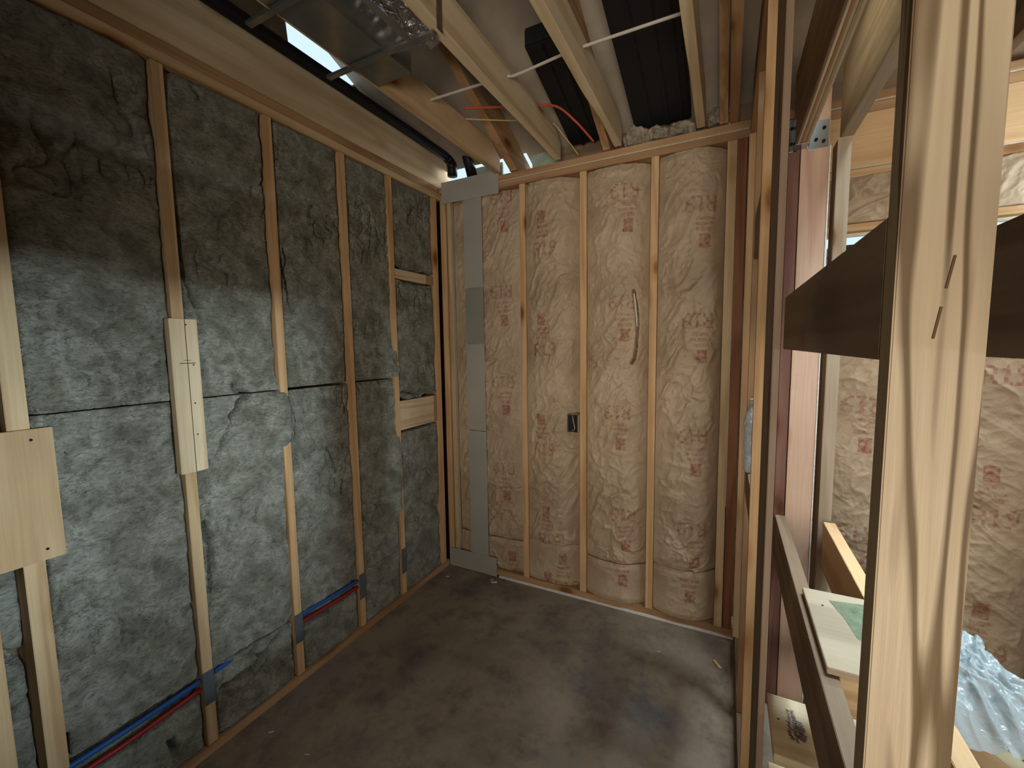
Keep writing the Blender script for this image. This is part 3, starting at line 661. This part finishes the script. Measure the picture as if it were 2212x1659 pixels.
for (xa, za, xb, zb) in ((2.0295, 1.722, 2.0245, 1.690), (2.0220, 1.672, 2.0175, 1.640)):
    bm = bmesh.new(); tube(bm, [(xa-2.0215, -.0190, za-1.6), (xb-2.0215, -.0190, zb-1.6)], .0012, 6)
    link('staple', bm, STAPLE, np_)
box('lit_edge_strip', (2.1655, 2.1705), (-.413, -.40), (0, 2.40), FOAM, label='thin white strip put in as a lit line along the right edge of the wide pink post', cat='highlight', bev=.0005)  # white strip painted in for light grazing the post edge
box('sealant_bead', (2.24, 4.1), (-.008, -.0005), (2.421, 2.427), PAPER, label='thin pale line along the foot of the deep window header', cat='sealant', bev=.001)
box('sealant_bead', (2.10, 4.1), (-.008, -.002), (2.699, 2.706), PAPER, label='thin pale line over the deep window header', cat='sealant', bev=.001)
# hung joists
tr = empty('stair_trimmer', (2.069, -.412, 2.405), 'laminated trimmer joist hanging from the metal hanger, striped underside', 'joist')
for k in range(6):
    x0 = 2.046+k*.0077; d = .0012*(k % 2)
    bm = bmesh.new(); bx(bm, (x0-2.069, x0+.0073-2.069), (-1.485, 0), (d, .285), .0008)
    link('ply', bm, wood(('dark', 'pale', 'brown', 'pale', 'grey', 'pale')[k], 1, False, k*.7), tr)  # first ply darkened to put shade on the room-side face
stick('stair_trimmer', (2.196, 2.240), (-3.2, -.413), (2.420, 2.69), 'grey', 1, 'second trimmer joist, pale underside, right of the hanger', 'joist', knots=False)
hg = empty('joist_hanger', (2.09, -.42, 2.40), 'galvanized joist hanger holding the laminated trimmer joist', 'hanger')
bm = bmesh.new()
bx(bm, (2.031-2.09, 2.0455-2.09), (-.001, .0015), (.0, .12), .0004); bx(bm, (2.0925-2.09, 2.162-2.09), (-.001, .0015), (-.005, .10), .0004)
link('flange', bm, STEEL, hg, (0, .0075, 0))
bm = bmesh.new()
bx(bm, (-.0455, -.0442), (-.055, 0), (-.002, .115), .0003); bx(bm, (.0025, .0038), (-.055, 0), (-.002, .115), .0003); bx(bm, (-.0455, .0038), (-.055, 0), (.002, .0035), .0003)
link('saddle', bm, STEEL, hg)
for (x, z) in ((.03, .03), (.055, .07), (.055, .02), (-.052, .03), (-.052, .09)):
    bm = bmesh.new(); tube(bm, [(0, .006, 0), (0, .002, 0)], .006, 12); link('screw_head', bm, HOLE, hg, (x, .0, z))
# exterior wall of the stair bay: header, batts and transom window
stick('window_header', (2.10, 4.1), (-.001, .10), (2.425, 2.66), 'orange', 0, 'deep orange window header on the back wall of the stair bay', 'header', grain=.6)
stick('header_plate', (2.10, 4.1), (-.006, .13), (2.385, 2.4195), 'orange', 0, 'flat plate under the deep window header', 'plate')
stick('head_plate', (2.20, 3.52), (-.004, .14), (2.145, 2.178), 'orange', 0, 'thin wooden head over the transom window', 'plate')
def kr2(*a, **k): return kraft(*a, group='kraft-faced batts of the stair bay', **k)
kr2('kraft_batt', 2.20, 2.70, 2.180, 2.383, 'crumpled kraft infill over the window, left of the near post', seed=21, amp=2.0, yr=.03, ang=20)
kr2('kraft_batt', 2.745, 3.15, 2.180, 2.383, 'crumpled kraft infill over the window, right of the near post', seed=22, amp=2.0, yr=.03, ang=20)
for (x0, x1, lab) in ((2.245, 2.283, 'stair bay wall stud behind the grey post'), (2.675, 2.713, 'stair bay wall stud hidden behind the near post'), (3.032, 3.070, 'dark stair bay wall stud at the right photo edge'), (3.44, 3.48, 'stair bay wall stud beyond the photo edge')):
    stick('wall_stud', (x0, x1), (0, YB), (.051, 1.70), 'dark' if x0 > 3 else 'grey', 2, lab, 'stud', 'studs of the stair bay wall')
stick('window_sill_plate', (2.24, 3.5), (-.002, YB), (1.702, 1.74), 'tan', 0, 'rough sill plate under the transom window', 'plate')
kr2('kraft_batt', 2.285, 2.673, .052, 1.698, 'kraft batt seen between the grey post and the near post', [(2.423, 1.148, False), (2.43, .52, False)], 23, yr=.01, amp=.9)
kr2('kraft_batt', 2.715, 3.030, .052, 1.698, 'wide greyish kraft batt at the right edge, below the dark plank', [(2.851, 1.067, True), (2.85, 1.68, True), (2.857, .45, True)], 24, yr=.03, amp=.9, ang=-50)
wn = empty('window_unit', (2.87, .10, 1.94), 'dark framed transom window with bright pane high in the stair bay', 'window')
bm = bmesh.new()
for (x, z) in (((2.26, 3.48), (2.045, 2.098)), ((2.26, 3.48), (1.745, 1.79)), ((2.26, 2.285), (1.79, 2.055)), ((3.45, 3.48), (1.79, 2.055))):
    bx(bm, (x[0]-2.87, x[1]-2.87), (-.03, .03), (z[0]-1.94, z[1]-1.94), .002)
link('frame', bm, FRAMEM, wn)
bm = bmesh.new(); bx(bm, (2.262-2.87, 3.478-2.87), (-.032, -.030), (2.028-1.94, 2.036-1.94), 0); link('sash_edge', bm, CREAM, wn)
bm = bmesh.new(); bx(bm, (2.285-2.87, 3.45-2.87), (.004, .010), (1.79-1.94, 2.055-1.94), 0); link('pane', bm, GLASS, wn)
bm = bmesh.new(); bx(bm, (2.26-2.87, 3.48-2.87), (-.06, -.035), (2.130-1.94, 2.144-1.94), .001); link('head_trim', bm, CREAM, wn)

# plastic film over the landing
nu, nv = 90, 120
U, Vv = np.meshgrid(np.linspace(0, 1, nu), np.linspace(0, 1, nv), indexing='ij')
fy = -1.455+.355*Vv; fx = 2.20+U*(.150+.075*(1-Vv)+.012*np.sin(Vv*19))
fz = .916+.008*fbm(fx*6, fy*6, 3)+.030*ridged(fx*30+3*fbm(fx*8, fy*8, 2), fy*17, 3, 2.0)*np.clip(U*2.2, .1, 1)-.05*np.clip((.12-Vv)/.12, 0, 1)**1.3
fy = fy-.03*np.clip((.12-Vv)/.12, 0, 1)
tag(grid_obj('plastic_film', np.stack([fx, fy, fz], -1)[::1], FILM), 'crumpled shiny plastic film draped over the landing right of the near post', 'plastic sheet')
bm = bmesh.new(); bx(bm, (-.02, .02), (-.45, .0), (-.06, .0), .002)
o = link('sloped_brace', bm, wood('pale', 1, False), loc=(2.275, -1.30, .815)); o.rotation_euler = (R(-3), 0, R(33))
tag(o, 'pale lumber end poking out under the plastic film', 'lumber')

# ---------------------------------------------------------------- joists over the room
GC = 'ceiling joists over the room'
js = [(.465, .503, 'tan', 'ceiling joist nearest the black pipe, over the sheet metal'), (.872, .914, 'pale', 'second ceiling joist, crossed by the hanger strap'), (1.232, 1.274, 'pale', 'third ceiling joist with an uneven edge and knots'), (1.660, 1.700, 'pale', 'fourth ceiling joist, right of the black box baffle')]
for i, (x0, x1, t, lab) in enumerate(js):
    c = ((x0+x1)/2, -1.7, 2.82); bm = bmesh.new(); n = 60
    secs = []
    for k in range(n+1):
        y = -3.5+3.47*k/n
        wv = .004*math.sin(y*9+i*2)*math.exp(-((y+.45)/.4)**2)*(1 if i == 2 else .3)
        ch = (.010 if i in (1, 2) else .003)*math.exp(-((y+.35)/.35)**2)       # wane on the lower edge
        zt = 2.895 - (.0 if y < -.13 else (y+.13)*.6)
        pr = [(x0+wv, ZP+ch), (x0+ch+wv, ZP), (x1-.001, ZP), (x1, ZP+.002), (x1, zt), (x0, zt)]
        secs.append([bm.verts.new((a-c[0], y-c[1], b-c[2])) for a, b in pr])
    for k in range(n):
        for q in range(6): bm.faces.new((secs[k][q], secs[k][(q+1) % 6], secs[k+1][(q+1) % 6], secs[k+1][q]))
    bm.faces.new(secs[0][::-1]); bm.faces.new(secs[-1]); bmesh.ops.recalc_face_normals(bm, faces=bm.faces)
    tag(link('ceiling_joist', bm, wood(t, 1, True, i*1.3, .8), loc=c), lab, 'joist', GC)
for (x0, x1, t, lab) in ((1.812, 1.850, 'brown', 'brown end joist beside the right partition'), (1.912, 1.95, 'brown', 'joist lying on the right partition plate')):
    stick('ceiling_joist', (x0, x1), (-3.5, .0), (ZP, 2.93), t, 1, lab, 'joist', GC)
# rafters
GRa = 'sloping rafters above the joists'
for (x0, x1, lab) in ((.565, .615, 'sloping rafter seen between the first two ceiling joists'), (1.165, 1.205, 'sloping rafter just left of the third ceiling joist'), (1.765, 1.803, 'sloping rafter near the right partition'), (2.62, 2.66, 'dark sloping rafter over the stair bay')):
    f = lambda y: 2.745+.42*(-y)
    slab('rafter', [(.35, f(.35)+.02), (.35, f(.35)+.17), (-4.5, f(-4.5)+.17), (-4.5, f(-4.5)), (-.02, f(-.02)), (-.02, 2.746), (.12, 2.746)], (x0, x1), wood('brown', 1, True, x0), lab, 'rafter', GRa)
# blocking and filling over the back plate
box('soffit_board', (.66, .86), (.125, .137), (ZP+.001, 2.90), PALEG, label='pale green board above the back wall, behind the second ceiling joist', cat='board', bev=0)
gb = box('printed_board', (.20, .44), (.125, .137), (ZP+.001, 2.88), PALEG, label='pale green printed board above the steel plate, beside the black elbow', cat='board', bev=0)
bm = bmesh.new(); rr = random.Random(2)
for k in range(16):
    z = -.06+k*.008; bx(bm, (-.10+rr.random()*.06, .05+rr.random()*.05), (-.0008, 0), (z, z+.0015), 0)
link('printed_lines', bm, FRAMEM, gb, (0, -.0062, 0))
for i, (x0, x1, t) in enumerate(((.86, 1.16, 0), (1.21, 1.76, 0), (1.81, 2.62, 0), (2.66, 4.15, 0))):
    stick('eave_block', (x0, x1), (.115, .139), (ZP+.001, 2.876), 'dark', 0, ['dark eave block behind the red cable', 'dark eave block behind the loose grey fibre', 'dark eave block over the right partition', 'dark eave block over the stair bay'][i], 'block', 'eave blocks above the back wall')
box('housewrap_strip', (-.14, .13), (.125, .137), (ZP+.001, 2.80), FOAM, label='bright housewrap strip above the corner of the walls', cat='housewrap', bev=0)
# black baffles
def baffle(name, x0, x1, ya, yb, label, rib):
    root = empty(name, ((x0+x1)/2, (ya+yb)/2, 2.9), label, 'baffle', 'black baffles between the rafters')
    f = lambda y: 2.845-.27*y
    cx, cy, cz = root.location
    def prism(pname, xa, xb, dz, h):
        bm = bmesh.new(); pts = [(ya, f(ya)+dz), (yb, f(yb)+dz), (yb, f(yb)+dz+h), (ya, f(ya)+dz+h)]
        a = [bm.verts.new((xa-cx, p[0]-cy, p[1]-cz)) for p in pts]; b = [bm.verts.new((xb-cx, p[0]-cy, p[1]-cz)) for p in pts]
        bm.faces.new(a[::-1]); bm.faces.new(b)
        for i in range(4): bm.faces.new((a[i], a[(i+1) % 4], b[(i+1) % 4], b[i]))
        bmesh.ops.recalc_face_normals(bm, faces=bm.faces)
        bmesh.ops.bevel(bm, geom=list(bm.edges), offset=.006, segments=2, affect='EDGES')
        link(pname, bm, BAFFLE, root)
    prism('chute', x0, x1, 0, .085)
    for xr in rib: prism('rib', xr, xr+.025, -.010, .02)
baffle('rafter_baffle_or_void_shade', .955, 1.160, -.62, .04, 'black box baffle between the second and third ceiling joists', (1.02, 1.09))
baffle('rafter_baffle_or_void_shade', 1.335, 1.625, -1.15, .04, 'large black box baffle between the third and fourth ceiling joists', (1.41, 1.50, 1.57))
stick('stair_bay_joist', (2.745, 2.785), (-2.2, -.001), (ZP, 2.96), 'dark', 1, 'dark joist over the stair bay at the top right of the photo', 'joist')
baffle('rafter_baffle_or_void_shade', 2.668, 2.735, -1.6, .04, 'black panel put in for the dark void over the stair bay, beside the silver foil scrap', (2.69,))  # added black box, darkness of the void put in as colour
# loose fibre tufts
def tuft(x, y, z, rx, ry, rz, label, seed):
    bm = bmesh.new(); bmesh.ops.create_icosphere(bm, subdivisions=5, radius=1)
    co = np.array([v.co[:] for v in bm.verts])
    nn = fbm(co[:, 0]*2.1+seed, co[:, 1]*2.1+co[:, 2]*1.7+seed, 5)*.9+fbm(co[:, 2]*7+seed, co[:, 0]*7, 3)*.35
    for v, k in zip(bm.verts, nn):
        s = .45+k; v.co = Vector((v.co.x*rx*s, v.co.y*ry*s, max(v.co.z*rz*s, -rz*.75)))
    tag(link('fibre_tuft', bm, GLASSFIBRE, loc=(x, y, z), smooth=True), label, 'insulation', 'loose fibre tufts on the back wall plate')
tuft(1.335, .045, 2.800, .060, .05, .062, 'tallest loose grey fibre tuft, right of the third ceiling joist', 1)
tuft(1.455, .05, 2.785, .066, .05, .042, 'wide low fibre tuft under the large black baffle', 4)
tuft(1.57, .05, 2.785, .065, .05, .040, 'brownish fibre tuft just left of the fourth ceiling joist', 7)
tuft(1.755, .05, 2.80, .050, .05, .050, 'thin fibre tuft right of the fourth ceiling joist', 9)
# black drain pipe with elbow
dp = empty('drain_pipe', (.085, -1.4, 2.945), 'long black plastic pipe along the deep beam, ending in an elbow', 'pipe')
bm = bmesh.new(); tube(bm, [(0, -3.4, .0), (0, -1.2, .0), (0, .6, -.008), (0, 1.39, -.014)], .029, 24); link('pipe', bm, BLACKP, dp, smooth=True)
bm = bmesh.new()
arc = [(0, 1.385, -.014)]+[(.045*math.sin(t)*0+.0, 1.385+.06*math.sin(t), -.014-.06*(1-math.cos(t))) for t in (R(20), R(45), R(70), R(90))]+[(0, 1.445, -.12)]
tube(bm, arc, .035, 20); link('elbow', bm, BLACKP, dp, smooth=True)
bm = bmesh.new(); tube(bm, [(.10, 1.41, .06), (.125, 1.45, -.02), (.14, 1.49, -.15)], .036, 20); link('branch_fitting', bm, BLACKP, dp, smooth=True)

# ducts
dt = empty('sheet_metal_duct', (.58, -1.9, 2.74), 'shiny sheet metal duct pan under the first ceiling joist', 'duct')
bm = bmesh.new(); bx(bm, (-.095, .085), (-1.3, .82), (-.004, -.002), .0004); link('pan', bm, STEEL, dt)
bm = bmesh.new(); bx(bm, (-.0965, -.095), (-1.3, .66), (-.004, .004), .0003); link('folded_lip', bm, STEEL, dt)
bm = bmesh.new(); bx(bm, (.085, .087), (-1.3, .82), (-.004, .10), .0003); link('side_flange', bm, STEEL, dt)
GD = 'metal support bars under the duct'
box('support_bar', (.36, .895), (-1.238, -1.214), (2.724, 2.735), STEEL, label='thin metal bar crossing under the duct, nearer the back wall', cat='bar', group=GD)
box('support_bar', (.36, .895), (-1.56, -1.536), (2.724, 2.735), STEEL, label='thin metal bar crossing under the duct at the photo top', cat='bar', group=GD)
sp = box('hanger_strap', (.897, .900), (-1.245, -1.215), (2.724, 2.89), STEEL, label='upright metal strap on the side of the second ceiling joist', cat='strap')
sp.location.x = .9165
n1, n2 = 80, 120
A, B = np.meshgrid(np.linspace(0, 1, n1), np.linspace(0, 1, n2), indexing='ij')
th = math.pi*(1.05+.9*A); yy = -3.0+1.98*B
rad = .088+.014*ridged(A*6+B*3, B*26, 3, 2)*1.0
P = np.stack([.735+rad*np.cos(th)*1.0, yy, 2.935+rad*np.sin(th)*.9], -1)
tag(grid_obj('foil_duct', P[:, ::-1], FOIL, skirt=None), 'crumpled silver foil duct above the sheet metal', 'duct')
bm = bmesh.new(); tube(bm, [(0, -2.6, 0), (0, -1.3, 0), (-.02, -.6, 0), (-.08, -.0, -.03)], .068, 28)
fl = link('round_duct', bm, FLEX, loc=(.79, -.45, 3.00), smooth=True); tag(fl, 'dull grey round duct between the first two ceiling joists', 'duct')
# cables
cable('cable', [(.40, -.74, 2.845), (.87, -.715, 2.850), (.95, -.70, 2.852), (1.20, -.729, 2.852), (1.31, -.735, 2.850), (1.50, -.74, 2.846), (1.655, -.731, 2.851)], .0062, WHITEC, 'white cable drawn through the ceiling joists', 'cable')
cable('cable', [(.62, -.62, 2.83), (.75, -.50, 2.86), (.87, -.30, 2.93), (.986, -.28, 2.905), (1.088, -.26, 2.81), (1.145, -.14, 2.72+.03)], .006, ORANGEC, 'orange-red cable curling down behind the second ceiling joist', 'cable')
cable('cable', [(.55, -.50, 2.85), (.75, -.35, 2.86), (.89, -.18, 2.905), (.965, -.10, 2.83), (1.02, -.02, 2.75)], .0035, YELLOWC, 'thin yellow wire dropping behind the second ceiling joist', 'wire')
# foil bit over the stair bay and shavings on the floor
n1 = 26; A, B = np.meshgrid(np.linspace(0, 1, n1), np.linspace(0, 1, n1), indexing='ij')
P = np.stack([2.605+.045*A+.01*B, -.30+.04*B, 2.70+.075*(1-B)+.02*ridged(A*5, B*5, 2, 2)], -1)
tag(grid_obj('foil_scrap', P, FOIL), 'small silver foil scrap at the top right', 'foil')
for (x, y, a, m_, lab, s) in ((.43, -.08, .5, FOAM, 'white splinter by the steel foot plate', .02), (.40, -.06, 1.4, PAPER, 'tan shaving by the steel foot plate', .014), (.09, -.155, .2, FOAM, 'little white crumb at the foot of the left wall near the corner', .012), (1.83, -.25, 2.2, wood('orange', 1, False), 'orange wood shaving on the floor in the right corner', .028), (.13, -1.50, .7, FOAM, 'white crumb on the floor near the left wall', .010), (.50, -1.62, .1, FOAM, 'round white crumb on the open floor, near the photo bottom', .009), (.36, -1.50, .3, PAPER, 'pale scrap on the open floor left of the round crumb', .010), (1.55, -.28, .3, PAPER, 'pale crumb on the floor before the tall right batt', .010)):
    bm = bmesh.new(); bx(bm, (-s, s), (-s*.28, s*.28), (0, s*.25), s*.06)
    for v in bm.verts: v.co.z += .10*abs(v.co.x)*(1+math.sin(v.co.x*300))*.4
    o = link('floor_scrap', bm, m_, loc=(x, y, .0005)); o.rotation_euler.z = a
    tag(o, lab, 'scrap', 'scraps on the concrete floor')
